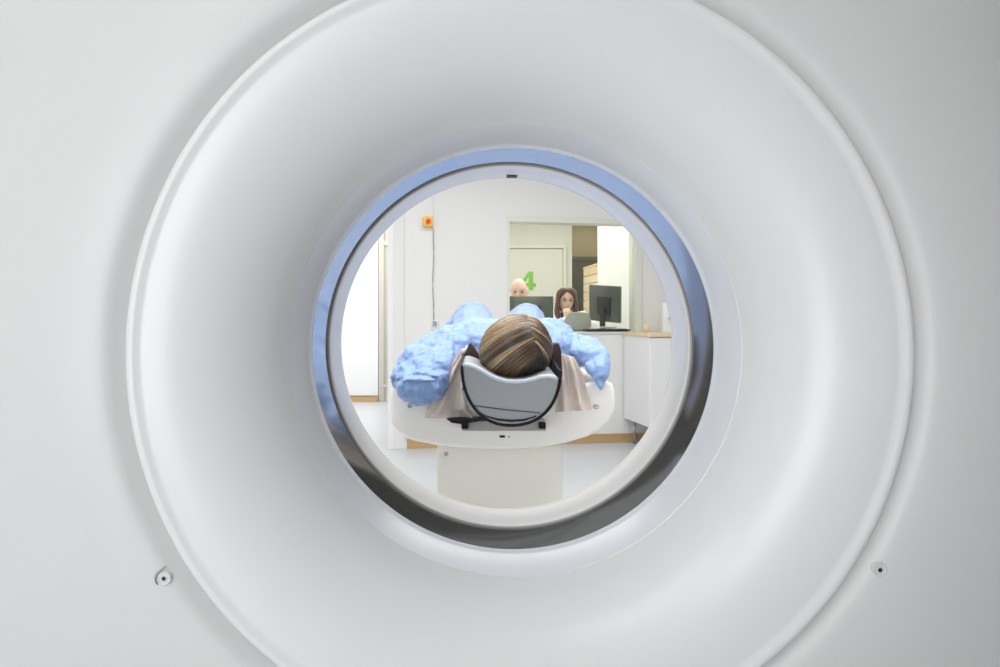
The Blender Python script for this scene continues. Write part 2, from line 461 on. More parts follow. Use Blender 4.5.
obj('rear_funnel', lathe(rf, AX, AZ, 128), M['funnel'], g)
obj('alignment_mark', box((P(511.5, 178, 1.462).x, 1.452, AZ + .3472), (.022, .018, .003), None, None, .001), M['black'], g, False)
# outer body
def outline(th, a=1.08, bt=.97, bb=1.0, n=5.0):
    c, s = cos(th), sin(th)
    bb_ = bt if s > 0 else bb
    return 1 / ((abs(c) / a) ** n + (abs(s) / bb_) ** n) ** (1 / n)
SEG = 256
BULGE = .13
def body():
    b = bmesh.new(); rings = []
    def ring(f):
        rings.append([b.verts.new(f(2 * pi * k / SEG)) for k in range(SEG)])
    def pt(th, r, y): return (AX + r * cos(th), y, AZ + r * sin(th))
    for r, y in ((.5805, 1.090), (.5805, 1.056), (.582, 1.050), (.585, 1.0465), (.590, 1.0420), (.596, 1.0360), (.602, 1.0308),
                 (.608, 1.0272), (.615, 1.0248), (.625, 1.0230), (.640, 1.0214), (.66, 1.0205)):
        ring(lambda th, r=r, y=y: pt(th, r, y))
    for i in range(1, 26):
        k = i / 25
        def f(th, k=k):
            ro = outline(th) - .07
            r = .66 + (ro - .66) * k
            y = 1.0205 + BULGE * max(0, (r - .66) / .40) ** 1.9
            return pt(th, r, y)
        ring(f)
    for i in range(1, 9):
        a = i / 8 * pi / 2
        def f(th, a=a):
            ro = outline(th) - .07
            y0 = 1.0205 + BULGE * max(0, (ro - .66) / .40) ** 1.9
            return pt(th, ro + .07 * sin(a), y0 + .08 * (1 - cos(a)))
        ring(f)
    for yy in (1.38, 1.50): ring(lambda th, yy=yy: pt(th, outline(th), yy))
    for i in range(1, 7):
        a = i / 6 * pi / 2
        ring(lambda th, a=a: pt(th, outline(th) - .1 * (1 - cos(a)), 1.50 + .11 * sin(a)))
    ring(lambda th: pt(th, .5935, 1.625)); ring(lambda th: pt(th, .5935, 1.60))
    for a, c in zip(rings, rings[1:]):
        for k in range(SEG): b.faces.new((a[k], a[(k + 1) % SEG], c[(k + 1) % SEG], c[k]))
    bmesh.ops.recalc_face_normals(b, faces=b.faces)
    return b
obj('outer_cover', body(), M['cover'], g)
obj('seam_gap', lathe([(.5775, 1.075), (.5805, 1.075)], AX, AZ, 192), M['seam'], g)
obj('base', box((AX, 1.36, .05), (1.5, .42, .10), None, None, .015), M['grey_bracket'], g, False)
# screws in shallow dimples
for sx, sy, tail in ((164, 578.5, True), (880, 570, False)):
    ys = 1.03
    for _ in range(4):
        c = P(sx, sy, ys); rr = sqrt((c.x - AX) ** 2 + (c.z - AZ) ** 2)
        tb = ((.596, 1.0360), (.602, 1.0308), (.608, 1.0272), (.615, 1.0248), (.625, 1.0230), (.640, 1.0214))
        for (r0, y0), (r1, y1) in zip(tb, tb[1:]):
            if r0 <= rr <= r1: ys = y0 + (y1 - y0) * (rr - r0) / (r1 - r0) - .0022
    c = P(sx, sy, ys)
    s = obj('screw_cap', lathe([(.0108, c.y + .012), (.0103, c.y - .0002), (.0092, c.y - .0010), (.0082, c.y - .0006), (.0070, c.y + .0006), (.0055, c.y - .0002), (.0034, c.y - .0010), (.0030, c.y - .0004)], c.x, c.z, 48), M['cover'], g)
    h = obj('screw_hole', lathe([(.0032, c.y - .0007), (0, c.y - .0003)], c.x, c.z, 24), M['hole'], s)
    h.matrix_parent_inverse = Matrix.Translation(-Vector(g.location)) if 0 else Matrix.Identity(4)
    h.matrix_parent_inverse = s.matrix_parent_inverse.inverted() if 0 else Matrix.Identity(4)
    if tail:
        pts = [c + Vector((.0125 * cos(a) + (.004 if a < 2.0 else 0), -.0012, .0125 * sin(a) + (.006 if a < 2.0 else 0))) for a in [R(q) for q in (95, 125, 150, 175, 200, 225)]]
        obj('screw_recess', tube(pts, [.0008, .0014, .0018, .0018, .0012, .0006]), M['seam'], g)

# ------------------------------------------------------------------ couch
def PX(px, d): return (px - VX) * d / F
def PZ(py, d): return EYE - (py - VY) * d / F
cch = thing('patient_couch', (.08, 2.9, 0), 'white motorised patient couch on a broad pedestal behind the scanner bore', 'couch')
D = 2.0
out = [(389.5, 396), (391, 389), (396, 385.5), (404, 384.5), (440, 388), (470, 391), (545, 391), (572, 388), (597, 381), (607, 380.5), (613, 384), (615, 391),
       (616, 401), (615, 411), (610, 421), (601, 430), (588, 437), (566, 443.5), (540, 448), (505, 449.8), (470, 449), (440, 446.5), (412, 441), (399, 434), (391.5, 424)]
pts = [(PX(x, D), PZ(y, D)) for x, y in out]
b = prism(pts, D, D + .62, None, .012, None, 3, ang=60)
obj('saddle', b, M['couch'], cch, 'auto')
obj('bed_frame', box((.085, 3.35, .815), (.50, 1.50, .11), None, None, .03, 4), M['couch'], cch, 'auto')
# pedestal, slightly flared to the floor
D2 = 2.14
xl, xr = PX(437, D2), PX(562, D2)
b = bmesh.new()
vs = []
for z, gx, gy in ((PZ(446, D2), 0, 0), (.50, .002, .01), (0.02, .03, .06), (0, .03, .06)):
    vs.append([b.verts.new(q) for q in ((xl - gx, D2 - gy, z), (xr + gx, D2 - gy, z), (xr + gx, 3.9 + gy, z), (xl - gx, 3.9 + gy, z))])
for A, B in zip(vs, vs[1:]):
    for k in range(4): b.faces.new((A[k], A[(k + 1) % 4], B[(k + 1) % 4], B[k]))
b.faces.new(vs[0]); b.faces.new(vs[-1][::-1])
bmesh.ops.recalc_face_normals(b, faces=b.faces)
bevel(b, .008, 3, ang=50)
obj('pedestal', b, M['pedestal'], cch, 'auto')
# holes and screws in the saddle face
for i, (x, y, r) in enumerate(((410, 405.5, .0055), (596, 406.5, .0055))):
    c = P(x, y, D - .002)
    s = obj('bolt', lathe([(r * 1.4, c.y + .004), (r * 1.4, c.y), (r, c.y - .001), (r * .6, c.y + .001), (0, c.y + .001)], c.x, c.z, 20), M['steel'], cch)
c = P(503, 436.5, D)
obj('key_slot', box((c.x - .002, D, c.z), (.016, .006, .007), None, None, .002), M['hole'], cch, False)
obj('key_slot', box((c.x + .017, D, c.z - .001), (.005, .006, .005), None, None, .001), M['grey_bracket'], cch, False)
c = P(446, 454, D2 - .004)
obj('bolt', lathe([(.006, c.y + .006), (.006, c.y - .002), (.003, c.y - .003), (0, c.y - .003)], c.x, c.z, 20), M['steel'], cch)
c = P(422.5, 402.5, D)
wl = obj('warning_label', box((c.x, D - .001, c.z), (.026, .003, .013)), M['yellow'], cch, False)
wk = obj('label_mark', prism([(c.x - .010, c.z - .005), (c.x + .001, c.z - .005), (c.x - .004, c.z + .005)], D - .004, D - .002), M['black'], wl, False)
wk.matrix_parent_inverse = Matrix.Identity(4)
# head holder mount on the saddle face
b = box((PX(503.5, 1.985), 1.985, PZ(424.5, 1.985)), (PX(545, 1.985) - PX(462, 1.985), .05, .029), None, None, .003)
obj('mount_bar', b, M['grey_bracket'], cch, False)
for x in (465, 541.5):
    obj('mount_block', box((PX(x, 1.97), 1.965, PZ(424.3, 1.97)), (.019, .05, .018), None, None, .003), M['carbon'], cch, False)
b = prism([(PX(447, 1.955), PZ(418, 1.955)), (PX(484, 1.955), PZ(418, 1.955)), (PX(476, 1.955), PZ(420.5, 1.955)), (PX(462, 1.955), PZ(422.8, 1.955)), (PX(452, 1.955), PZ(421.5, 1.955))], 1.93, 1.985)
obj('release_lever', b, M['carbon'], cch, False)
# cradle board: long shallow trough the patient lies on
CX = .088
b = bmesh.new(); rows = []
for y in [2.02 + i * .08 for i in range(27)]:
    row = []
    for k in range(-8, 9):
        row.append(b.verts.new((CX + .205 * k / 8, y, .893 + .022 * (abs(k) / 8) ** 2)))
    for k in range(8, -9, -1):
        row.append(b.verts.new((CX + .205 * k / 8, y, .916 + .030 * (abs(k) / 8) ** 2)))
    rows.append(row)
n = len(rows[0])
for A, B in zip(rows, rows[1:]):
    for k in range(n): b.faces.new((A[k], A[(k + 1) % n], B[(k + 1) % n], B[k]))
b.faces.new(rows[0]); b.faces.new(rows[-1][::-1]); bmesh.ops.recalc_face_normals(b, faces=b.faces)
obj('cradle_board', b, M['couch'], cch, 'auto')

# ------------------------------------------------------------------ headrest
HX = .0855; ROLL = R(0)
hr = thing('headrest', (HX, 1.85, .83), 'grey foam headrest in a black curved shell under the patient\'s hair', 'headrest')
# black shell
def shell_pt(a, y, off=0):
    k = min(1, max(0, (y - 1.80) / .15))
    tiltz = -.011 * cos(a)            # right side sits lower
    top = (.9775 + .022 * k)
    hw = .1235 + off
    bot = .834 - off
    s = sin(a)
    return Vector((HX + hw * abs(cos(a)) ** .90 * (1 if cos(a) > 0 else -1), y, top - (top - bot) * abs(s) ** .92 + (-.006 if cos(a) > 0 else .006) * (1 - abs(s)) ))
b = bmesh.new(); rows = []
for y in [1.748, 1.75, 1.80, 1.83, 1.86, 1.89, 1.92, 1.95, 2.0, 2.05]:
    row = [b.verts.new(shell_pt(a / 40 * pi, y, .0035)) for a in range(41)] + [b.verts.new(shell_pt(a / 40 * pi, y, -.0015)) for a in range(40, -1, -1)]
    rows.append(row)
n = len(rows[0])
for A, B in zip(rows, rows[1:]):
    for k in range(n): b.faces.new((A[k], A[(k + 1) % n], B[(k + 1) % n], B[k]))
b.faces.new(rows[0]); b.faces.new(rows[-1][::-1]); bmesh.ops.recalc_face_normals(b, faces=b.faces)
obj('shell', b, M['carbon'], hr, 'auto')
for poly in ([(463.5, 364), (465, 354), (469, 344), (471, 343), (480, 356), (484, 366)], [(548, 352), (554, 344), (559, 343), (561.5, 352), (562.5, 376), (552, 378)]):
    obj('side_pad', prism([(PX(x, 1.93), PZ(y, 1.93)) for x, y in poly], 1.93, 1.99, None, .003), M['pad_brown'], hr, 'auto')  # dark brown filler pieces either side of the head
# cushion : outline at y 1.75
dcu = 1.752
topc = [(462.5, 366), (464.5, 363.5), (468, 363.2), (474, 365), (481, 368.5), (489, 373.5), (497, 377.2), (506, 379.6), (516, 380.2), (526, 379.4), (535, 377.2), (542, 375), (549, 374.6), (554, 375.4), (558, 378), (559.5, 382)]
def cush_outline(inset=0):
    pts = [(PX(x, dcu), PZ(y, dcu)) for x, y in topc]
    lo = []
    for k in range(1, 30):
        a = k / 30 * pi
        p = shell_pt(a, dcu, -.0015); lo.append((p.x, p.z))
    lo = [p for p in lo if p[1] < .955 - .12 * 0 and (p[1] < (pts[-1][1] if p[0] > HX else pts[0][1]) - .003)]
    return pts + lo
b = bmesh.new()
ol = cush_outline()
cxz = Vector((HX, .91))
rings = []
for y, sc_, dz in ((1.7595, 1.0, 0), (1.7555, .992, 0), (1.7525, .975, 0)):
    rings.append([b.verts.new((HX + (x - HX) * sc_, y, .905 + (z - .905) * sc_)) for x, z in ol])
back = [b.verts.new((x, 1.97, z + .012)) for x, z in ol]
rings = [back] + rings
n = len(ol)
for A, B in zip(rings, rings[1:]):
    for k in range(n): b.faces.new((A[k], A[(k + 1) % n], B[(k + 1) % n], B[k]))
b.faces.new(rings[-1]); b.faces.new(back[::-1]); bmesh.ops.recalc_face_normals(b, faces=b.faces)
cu = obj('cushion', b, M['foam'], hr, 'auto')
# paler rounded piping along the cushion's top edge
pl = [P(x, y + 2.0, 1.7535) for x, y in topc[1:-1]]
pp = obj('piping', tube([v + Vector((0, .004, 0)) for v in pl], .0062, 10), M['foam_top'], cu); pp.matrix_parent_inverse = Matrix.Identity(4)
# strap line across the front
st = obj('strap', prism([(PX(470.5, 1.75), PZ(404.8, 1.75)), (PX(505, 1.75), PZ(409.2, 1.75)), (PX(541, 1.75), PZ(412.8, 1.75)), (PX(541, 1.75), PZ(413.6, 1.75)), (PX(505, 1.75), PZ(410.2, 1.75)), (PX(470.5, 1.75), PZ(405.8, 1.75))], 1.7505, 1.754), M['black'], cu, False)
st.matrix_parent_inverse = Matrix.Identity(4)
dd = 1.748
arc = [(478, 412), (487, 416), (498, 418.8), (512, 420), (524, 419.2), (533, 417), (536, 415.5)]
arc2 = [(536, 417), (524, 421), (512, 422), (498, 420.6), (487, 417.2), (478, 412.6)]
st = obj('strap_shadow_gap', prism([(PX(x, dd), PZ(y, dd)) for x, y in arc + arc2], 1.7495, 1.754), M['carbon'], cu, False); st.matrix_parent_inverse = Matrix.Identity(4)  # dark strip stands for the shadow gap below the strap
st.name = 'lower_strap_shade'

# ------------------------------------------------------------------ paper sheet hanging at both sides
def curve(pts, t):
    t = min(max(t, 0), 1) * (len(pts) - 1); i = min(int(t), len(pts) - 2); f = t - i
    return tuple(a + (c - a) * f for a, c in zip(pts[i], pts[i + 1]))
def drape(left, right, d0, folds, nu=60, nv=40, phase=0, amp=.012):
    b = bmesh.new(); G = []
    for j in range(nv + 1):
        v = j / nv; a, c = curve(left, v), curve(right, v); row = []
        for i in range(nu + 1):
            u = i / nu
            x, y = a[0] + (c[0] - a[0]) * u, a[1] + (c[1] - a[1]) * u
            d = d0 + amp * sin(folds * u * 2 * pi + phase + .7 * sin(v * 3)) * (.3 + .7 * v) + .012 * noise.noise(Vector((u * 5, v * 4, phase * 3)))
            p = P(x, y, d); row.append(b.verts.new(p))
        G.append(row)
    for A, B in zip(G, G[1:]):
        for i in range(nu): b.faces.new((A[i], A[i + 1], B[i + 1], B[i]))
    r = bmesh.ops.solidify(b, geom=b.faces[:], thickness=.0015)
    return b
sh = thing('paper_sheet', (CX, 2.02, .9), 'beige paper sheet hanging over both sides of the couch beside the headrest', 'sheet')
obj('left_drape', drape([(461, 349), (450, 366), (438, 388), (427, 408), (425, 417.5)], [(473, 347), (465, 368), (462, 390), (466, 410), (474, 419)], 1.965, 1.6, phase=.6), M['sheet'], sh)
obj('left_drape', drape([(466, 345), (463, 360), (458, 380), (456, 398)], [(476, 352), (474, 372), (470, 390), (464, 400)], 2.01, 1.0, phase=2, amp=.006), M['sheet'], sh).name = 'inner_drape'
obj('right_drape', drape([(556, 352), (557, 372), (558, 392), (556, 412)], [(574, 357), (582, 372), (588, 392), (592, 410)], 1.975, 2.2, phase=1.2), M['sheet'], sh)

# ------------------------------------------------------------------ people helpers
def head_bm(mtx, jaw=1.0):
    b = bmesh.new()
    bmesh.ops.create_uvsphere(b, u_segments=64, v_segments=48, radius=1)
    for v in b.verts:
        x, y, z = v.co
        # -y is the face
        X, Y, Z = x * .074, y * .094, z * .112
        if z < 0: X *= 1 - .26 * jaw * min(1, -z) ** 1.2
        if z < -.25 and y > 0: Y *= 1 - .45 * min(1, (-z - .25) / .6)
        if y < 0:
            fx = x
            Y *= 1 - .06 * (1 - abs(x))
            g = lambda cx, cz, sx, sz: math.exp(-((X - cx) / sx) ** 2 - ((Z - cz) / sz) ** 2)
            Y -= .022 * g(0, -.022, .010, .012) + .010 * g(0, -.002, .008, .020)      # nose
            Y += .008 * (g(-.031, .006, .015, .010) + g(.031, .006, .015, .010))         # eye sockets
            Y -= .004 * g(0, .030, .045, .010)                                          # brow
            Y -= .007 * g(0, -.052, .020, .006) + .006 * g(0, -.062, .017, .005)          # lips
            Y += .003 * g(0, -.040, .02, .004)
            Y -= .010 * g(0, -.088, .020, .014)                                           # chin
            Y -= .004 * (g(-.042, -.025, .015, .018) + g(.042, -.025, .015, .018))        # cheeks
        v.co = (X, Y, Z)
    for s in (-1, 1):
        b = hull(b, Vector((s * .074, .006, .012)), (.007, .014, .018), Vector((s * .071, .002, -.016)), (.006, .010, .012))
    b.transform(mtx)
    return b

def face_parts(o_body, mtx, parent_inv=None, brow=M['hair_br'], skinlip=M['lip']):
    for s in (-1, 1):
        b = bmesh.new(); bmesh.ops.create_uvsphere(b, u_segments=16, v_segments=12, radius=1,
            matrix=mtx @ Matrix.Translation((s * .031, -.081, .006)) @ Matrix.Diagonal((.011, .006, .0055, 1)))
        obj('eye', b, M['eye'], o_body)
        pts = [mtx @ Vector((s * (.016 + .030 * k / 5), -.0925 + .004 * k / 5 + .0015 * k, .0245 + .004 * sin(k / 5 * pi))) for k in range(6)]
        obj('eyebrow', tube(pts, [.0012, .0026, .003, .0026, .002, .001]), brow, o_body)
    pts = [mtx @ Vector((.021 * (k - 3) / 3, -.0965 + .003 * abs(k - 3), -.057)) for k in range(7)]
    obj('mouth', tube(pts, [.001, .003, .0042, .0042, .0042, .003, .001]), skinlip, o_body)

def hand(bm, wrist, fwd, side, up, curl=.5, s=1.0, thumb=1):
    """five fingers; fwd from the wrist, side towards the thumb"""
    w = Vector(wrist); f, sd, u = Vector(fwd).normalized(), Vector(side).normalized(), Vector(up).normalized()
    for k in range(4):
        o = (1.5 - k) * .021 * s
        bm = hull(bm, w + sd * o * .6, .014 * s, w + f * .085 * s + sd * o, .0115 * s)
        L = (.072, .080, .074, .058)[k] * s
        p = w + f * .088 * s + sd * o; ang = 0
        r = .0095 * s
        for j, q in enumerate((.45, .32, .23)):
            ang += curl * (.7 + .5 * j) + .06 * k
            n = p + (f * cos(ang) - u * sin(ang)) * L * q * 1.05
            bm = hull(bm, p, r, n, r * .9); p = n; r *= .9
    p = w + sd * .028 * s + f * .022 * s
    q = p + (f * .7 + sd * .75 - u * .2).normalized() * .040 * s
    q2 = q + (f * .95 + sd * .1 - u * .3).normalized() * .030 * s
    bm = hull(bm, p, .015 * s, q, .0115 * s); bm = hull(bm, q, .0115 * s, q2, .009 * s)
    return bm

def wrinkle(me, amp, scale, amp2=0, stretch=(1, 1, 1), seed=0, mask=None):
    co = [v.co.copy() for v in me.vertices]; nr = [v.normal.copy() for v in me.vertices]
    for i, v in enumerate(me.vertices):
        p = Vector((co[i].x * stretch[0], co[i].y * stretch[1], co[i].z * stretch[2])) * scale + Vector((seed, seed * 2, 0))
        h = 1 - 2.2 * abs(noise.noise(p)); h2 = 1 - 2.0 * abs(noise.noise(p * 2.3 + Vector((5, 1, 2))))
        k = mask(co[i]) if mask else 1
        v.co = co[i] + nr[i] * ((h * amp + h2 * amp2) * k)

# ------------------------------------------------------------------ patient
HC = Vector((.103, 1.875, 1.024))
pat = thing('person', (CX, 2.6, .92), 'person lying on the couch head first in a light blue gown, knees raised', 'person')
# local head: up(z) -> -Y world (crown to camera), face(-y) -> +Z world, x -> -X
HM = Matrix.Translation(HC + Vector((0, .02, 0))) @ Matrix(((1, 0, 0, 0), (0, 0, -1, 0), (0, -1, 0, 0), (0, 0, 0, 1))) @ Matrix.Rotation(R(4), 4, 'X') @ Matrix.Diagonal((1, .86, 1, 1))
HM = Matrix.Translation((0, 0, -.013)) @ HM
b = head_bm(HM)
b = chain(b, [((.103, 1.95, 1.005), .052), ((.100, 2.06, .995), .055)])
shl, shr = Vector((-.06, 2.13, .99)), Vector((.24, 2.13, .99))
b = hull(b, shl, .06, shr, .06)
b = hull(b, Vector((0.0, 2.14, .995)), .075, Vector((.02, 2.45, .99)), .07); b = hull(b, Vector((.18, 2.14, .995)), .075, Vector((.16, 2.45, .99)), .07)
b = hull(b, Vector((.02, 2.45, .99)), .07, Vector((.16, 2.45, .99)), .07); b = hull(b, Vector((0.0, 2.14, .995)), .075, Vector((.18, 2.45, .99)), .07)
b = hull(b, Vector((.02, 2.45, .99)), .07, Vector((.0, 2.66, .985)), .075); b = hull(b, Vector((.16, 2.45, .99)), .07, Vector((.18, 2.66, .985)), .075)
b = hull(b, Vector((.0, 2.66, .985)), .075, Vector((.18, 2.66, .985)), .075)
for s, kx in ((-1, -.03), (1, .212)):
    b = chain(b, [((CX + s * .09, 2.66, .985), .07), ((kx, 3.0, 1.10), .050), ((CX + s * .10, 3.36, .965), .034), ((CX + s * .10, 3.40, .955), .034), ((CX + s * .11, 3.44, 1.06), .026)])
# arms: out to the elbows resting on the couch edge, forearms towards hips
for s, el in ((-1, P(420, 366, 2.16)), (1, P(590, 354, 2.14))):
    sh0 = shl if s < 0 else shr
    wr = Vector((CX + s * .21, 2.46, 1.0))
    b = chain(b, [(sh0, .052), (el, .036), (wr, .024)])
    b = hand(b, wr, (-s * .3, 1, .05), (-s, .2, .3), (s * .1, 0, 1), .3)
me = fuse(b, .005, 4)
body_o = obj('body', None, M['skin_pale'], pat, True, me)
# gown
b = bmesh.new()
b = hull(b, Vector((-.055, 2.12, .995)), .082, Vector((.235, 2.12, .995)), .082)
b = hull(b, Vector((0.01, 2.13, 1.0)), .095, Vector((.0, 2.66, .995)), .10); b = hull(b, Vector((.17, 2.13, 1.0)), .095, Vector((.18, 2.66, .995)), .10)
b = hull(b, Vector((0.01, 2.13, 1.005)), .095, Vector((.18, 2.66, .995)), .10); b = hull(b, Vector((.18, 2.13, 1.005)), .095, Vector((.0, 2.66, .995)), .10)
b = hull(b, Vector((0.0, 2.66, .995)), .10, Vector((.18, 2.66, .995)), .10)
for s, kx, r in ((-1, -.018, .084), (1, .210, .076)):
    b = hull(b, Vector((CX + s * .09, 2.66, .995)), .10, Vector((kx, 3.0, 1.088)), r)
    b = hull(b, Vector((kx, 3.0, 1.088)), r, Vector((CX + s * .11, 3.30, .99)), .06)
    b = hull(b, Vector((kx, 2.98, 1.09)), r, Vector((kx + s * (.085 if s < 0 else .05), 2.96, 1.00)), .06)
b = hull(b, Vector((0.0, 2.85, 1.02)), .06, Vector((.19, 2.85, 1.02)), .06)
b = hull(b, Vector((-.015, 3.0, 1.05)), .05, Vector((.2, 3.0, 1.05)), .05)
# sleeves
def C(px, py, d, r): return (P(px, py, d), r)
b = chain(b, [C(474, 338, 2.16, .062), C(448, 350, 2.12, .062), C(421, 365, 2.08, .060), C(410, 378, 2.02, .046), C(411, 387, 1.965, .037), C(428, 386, 1.955, .040), C(437, 372, 2.0, .048), C(452, 354, 2.10, .055)])
b = hull(b, P(421, 365, 2.06), .058, P(430, 384, 1.965), .040)
b = hull(b, P(411, 387, 1.965), .037, P(424, 391, 1.955), .033)
b = chain(b, [C(548, 338, 2.16, .062), C(572, 348, 2.12, .040), C(589, 351, 2.08, .040), C(600, 357, 2.03, .026), C(600.5, 368, 1.985, .024), C(600.8, 389.5, 1.955, .003)])
b = hull(b, P(592, 356, 2.03), .030, P(600.5, 386, 1.96), .005)
b = hull(b, P(589, 366, 1.985), .010, P(600.5, 388, 1.957), .003)
b = hull(b, P(572, 348, 2.10), .038, P(594, 358, 2.02), .028)
me = fuse(b, .004, 4)
def msk(p):
    sl = 1.0 if p.y < 2.16 and (p.x < -.07 or p.x > .25) else .45
    if p.x > .30: sl = .45
    return sl
wrinkle(me, .0065, 12, .0045, (1, 1, 1), 3.3, msk)
wrinkle(me, .0034, 34, .0018, (1, 1, 1), 1.3, msk)
for v in me.vertices:
    p = v.co
    if p.y < 2.07 and p.x < -.11:
        q = (p.z - .934 - .012 * sin(p.x * 30)) / .0045
        v.co = p - v.normal * .0055 * math.exp(-q * q)
        if p.z < .93: v.co.y += .006
gown = obj('gown', None, M['gown'], pat, True, me)
# hem seam on the left sleeve
# hair: cap + combed strands
b = bmesh.new(); bmesh.ops.create_uvsphere(b, u_segments=64, v_segments=48, radius=1)
RX, RY, RZ = .0985, .112, .0915
for v in b.verts:
    x, y, z = v.co
    v.co = Vector(((x * (1 - .10 * z) + .05 * z) * RX * .975, y * RY * .975, z * RZ * .975)) + HC
bmesh.ops.delete(b, geom=[v for v in b.verts if v.co.y > HC.y + .055 or (v.co.z > HC.z + .045 and v.co.y > HC.y - .01)], context='VERTS')
cap = obj('hair', b, mat('hair_under', (.055, .032, .018), .6, var=.3, vscale=80), pat)
hb = bmesh.new(); lay = hb.verts.layers.float.new('tint')
def bez(a, c, e, t): return a * (1 - t) ** 2 + c * 2 * t * (1 - t) + e * t * t
def sphere_pt(u, v, lift):
    r2 = u * u + v * v
    if r2 > .985: f = sqrt(.985 / r2); u *= f; v *= f; r2 = .985
    y = -sqrt(1 - r2)
    return HC + Vector(((u * (1 - .10 * v) + .05 * v) * RX, y * RY, v * RZ)) * (1 + lift)
NS = 2600
for s in range(NS):
    side = -1 if random.random() < .72 else 1
    k = random.random()
    start = Vector((.26 + .30 * k + random.gauss(0, .02), .93 - 1.25 * k))
    if side < 0:
        a0 = R(150 + 122 * k ** .75 + random.gauss(0, 4))       # end angle on the rim
        end = Vector((cos(a0), sin(a0))) * random.uniform(.92, 1.0)
        dr = (end - start); nm = Vector((dr.y, -dr.x)).normalized()
        if nm.y < 0: nm = -nm
        mid = (start + end) / 2 + nm * (.16 + .16 * (1 - k)) + Vector((random.gauss(0, .03), random.gauss(0, .03)))
    else:
        a0 = R(38 - 118 * k + random.gauss(0, 4))
        end = Vector((cos(a0), sin(a0))) * random.uniform(.92, 1.0)
        mid = (start + end) / 2 + Vector((.10, .08)) + Vector((random.gauss(0, .03), random.gauss(0, .03)))
    # clumping colour follows strand position, giving broad streaks
    cl = noise.noise(Vector((k * 13.0, side * 3, 1.7))) * .42 + noise.noise(Vector((k * 41.0, side * 5, 4.1))) * .5
    tint = .22 + cl * 1.4 + random.gauss(0, .11) - .30 * k
    if side < 0: tint += .16 * (1 - k)
    else: tint += .10 - .30 * k
    lift = random.uniform(-.015, .012) + .02 * cl
    n = 14; rings = []
    w = random.uniform(.0007, .0014)
    for i in range(n + 1):
        t = i / n; q = bez(start, mid, end, t)
        p = sphere_pt(q.x, q.y, lift + .018 * sin(pi * t))
        q2 = bez(start, mid, end, min(1, t + .03)) if t < 1 else q + (q - bez(start, mid, end, .95))
        tn = (sphere_pt(q2.x, q2.y, lift) - p)
        tn = tn.normalized() if tn.length > 1e-6 else Vector((0, 0, 1))
        nrm = (p - HC).normalized(); sd = tn.cross(nrm).normalized()
        ww = w * (1 - .5 * t)
        ring = []
        for vec in (sd * ww * 1.4, nrm * ww, -sd * ww * 1.4):
            vv = hb.verts.new(p + vec)
            tt = tint + (.18 * sin(pi * t) if side < 0 else .40 * (1 - t) * (1 - k))
            # lighter ends at the left rim
            if side < 0: tt += .28 * max(0, t - .6) / .4 * (1 - k)
            vv[lay] = min(1, max(0, tt)); ring.append(vv)
        rings.append(ring)
    for A, B in zip(rings, rings[1:]):
        for q in range(2): hb.faces.new((A[q], A[q + 1], B[q + 1], B[q]))
strands = obj('hair_strands', hb, M['hair'], cap); strands.matrix_parent_inverse = Matrix.Identity(4)

# ------------------------------------------------------------------ control room people
# woman in white coat
WH = P(566, 300.5, 7.0)
wo = thing('person', (WH.x, 7.15, 0), 'woman with long brown hair, glasses and white coat resting chin on hand', 'person')
HMw = Matrix.Translation(WH) @ Matrix.Rotation(R(4), 4, 'Z') @ Matrix.Rotation(R(4), 4, 'X') @ Matrix.Scale(1.05, 4)
def body_seated(H, HMx, shoulder_z, elbows, wrists, hands, seat_z=.62):
    x = H.x; y = H.y
    b = head_bm(HMx)
    b = chain(b, [((x, y + .02, H.z - .07), .048), ((x, y + .045, H.z - .17), .050)])
    b = hull(b, Vector((x - .16, y + .06, shoulder_z)), .05, Vector((x + .16, y + .06, shoulder_z)), .05)
    for s in (-1, 1):
        b = hull(b, Vector((x + s * .10, y + .06, shoulder_z - .03)), .085, Vector((x + s * .08, y + .10, shoulder_z - .30)), .08)
        b = hull(b, Vector((x + s * .08, y + .10, shoulder_z - .30)), .08, Vector((x + s * .09, y + .13, seat_z + .09)), .095)
        b = chain(b, [((x + s * .10, y + .13, seat_z + .09), .085), ((x + s * .13, y - .22, seat_z + .08), .062), ((x + s * .13, y - .18, .12), .042), ((x + s * .13, y - .19, .05), .04), ((x + s * .13, y - .32, .035), .032)])
        e = elbows[s]; w_ = wrists[s]
        b = chain(b, [((x + s * .17, y + .06, shoulder_z), .045), (e, .036), (w_, .026)])
        b = hand(b, w_, *hands[s])
    b = hull(b, Vector((x - .08, y + .08, shoulder_z - .1)), .09, Vector((x + .08, y + .1, shoulder_z - .3)), .09)
    return b
szw = WH.z - .165
el = {-1: Vector((WH.x - .14, 6.80, 1.02)), 1: Vector((WH.x + .26, 6.93, 1.02))}
wr = {-1: Vector((WH.x - .015, 6.83, WH.z - .19)), 1: Vector((WH.x + .06, 6.66, 1.015))}
hd = {-1: ((.05, .25, 1), (1, 0, 0), (0, -1, .2), .55, .92), 1: ((-1, -.2, 0), (0, .3, .5), (0, 0, 1), .3, .92)}
b = body_seated(WH, HMw, szw, el, wr, hd)
wb = obj('body', None, M['skin'], wo, True, fuse(b, .006, 3))
face_parts(wb, HMw)
for c in wb.children: c.matrix_parent_inverse = Matrix.Identity(4)
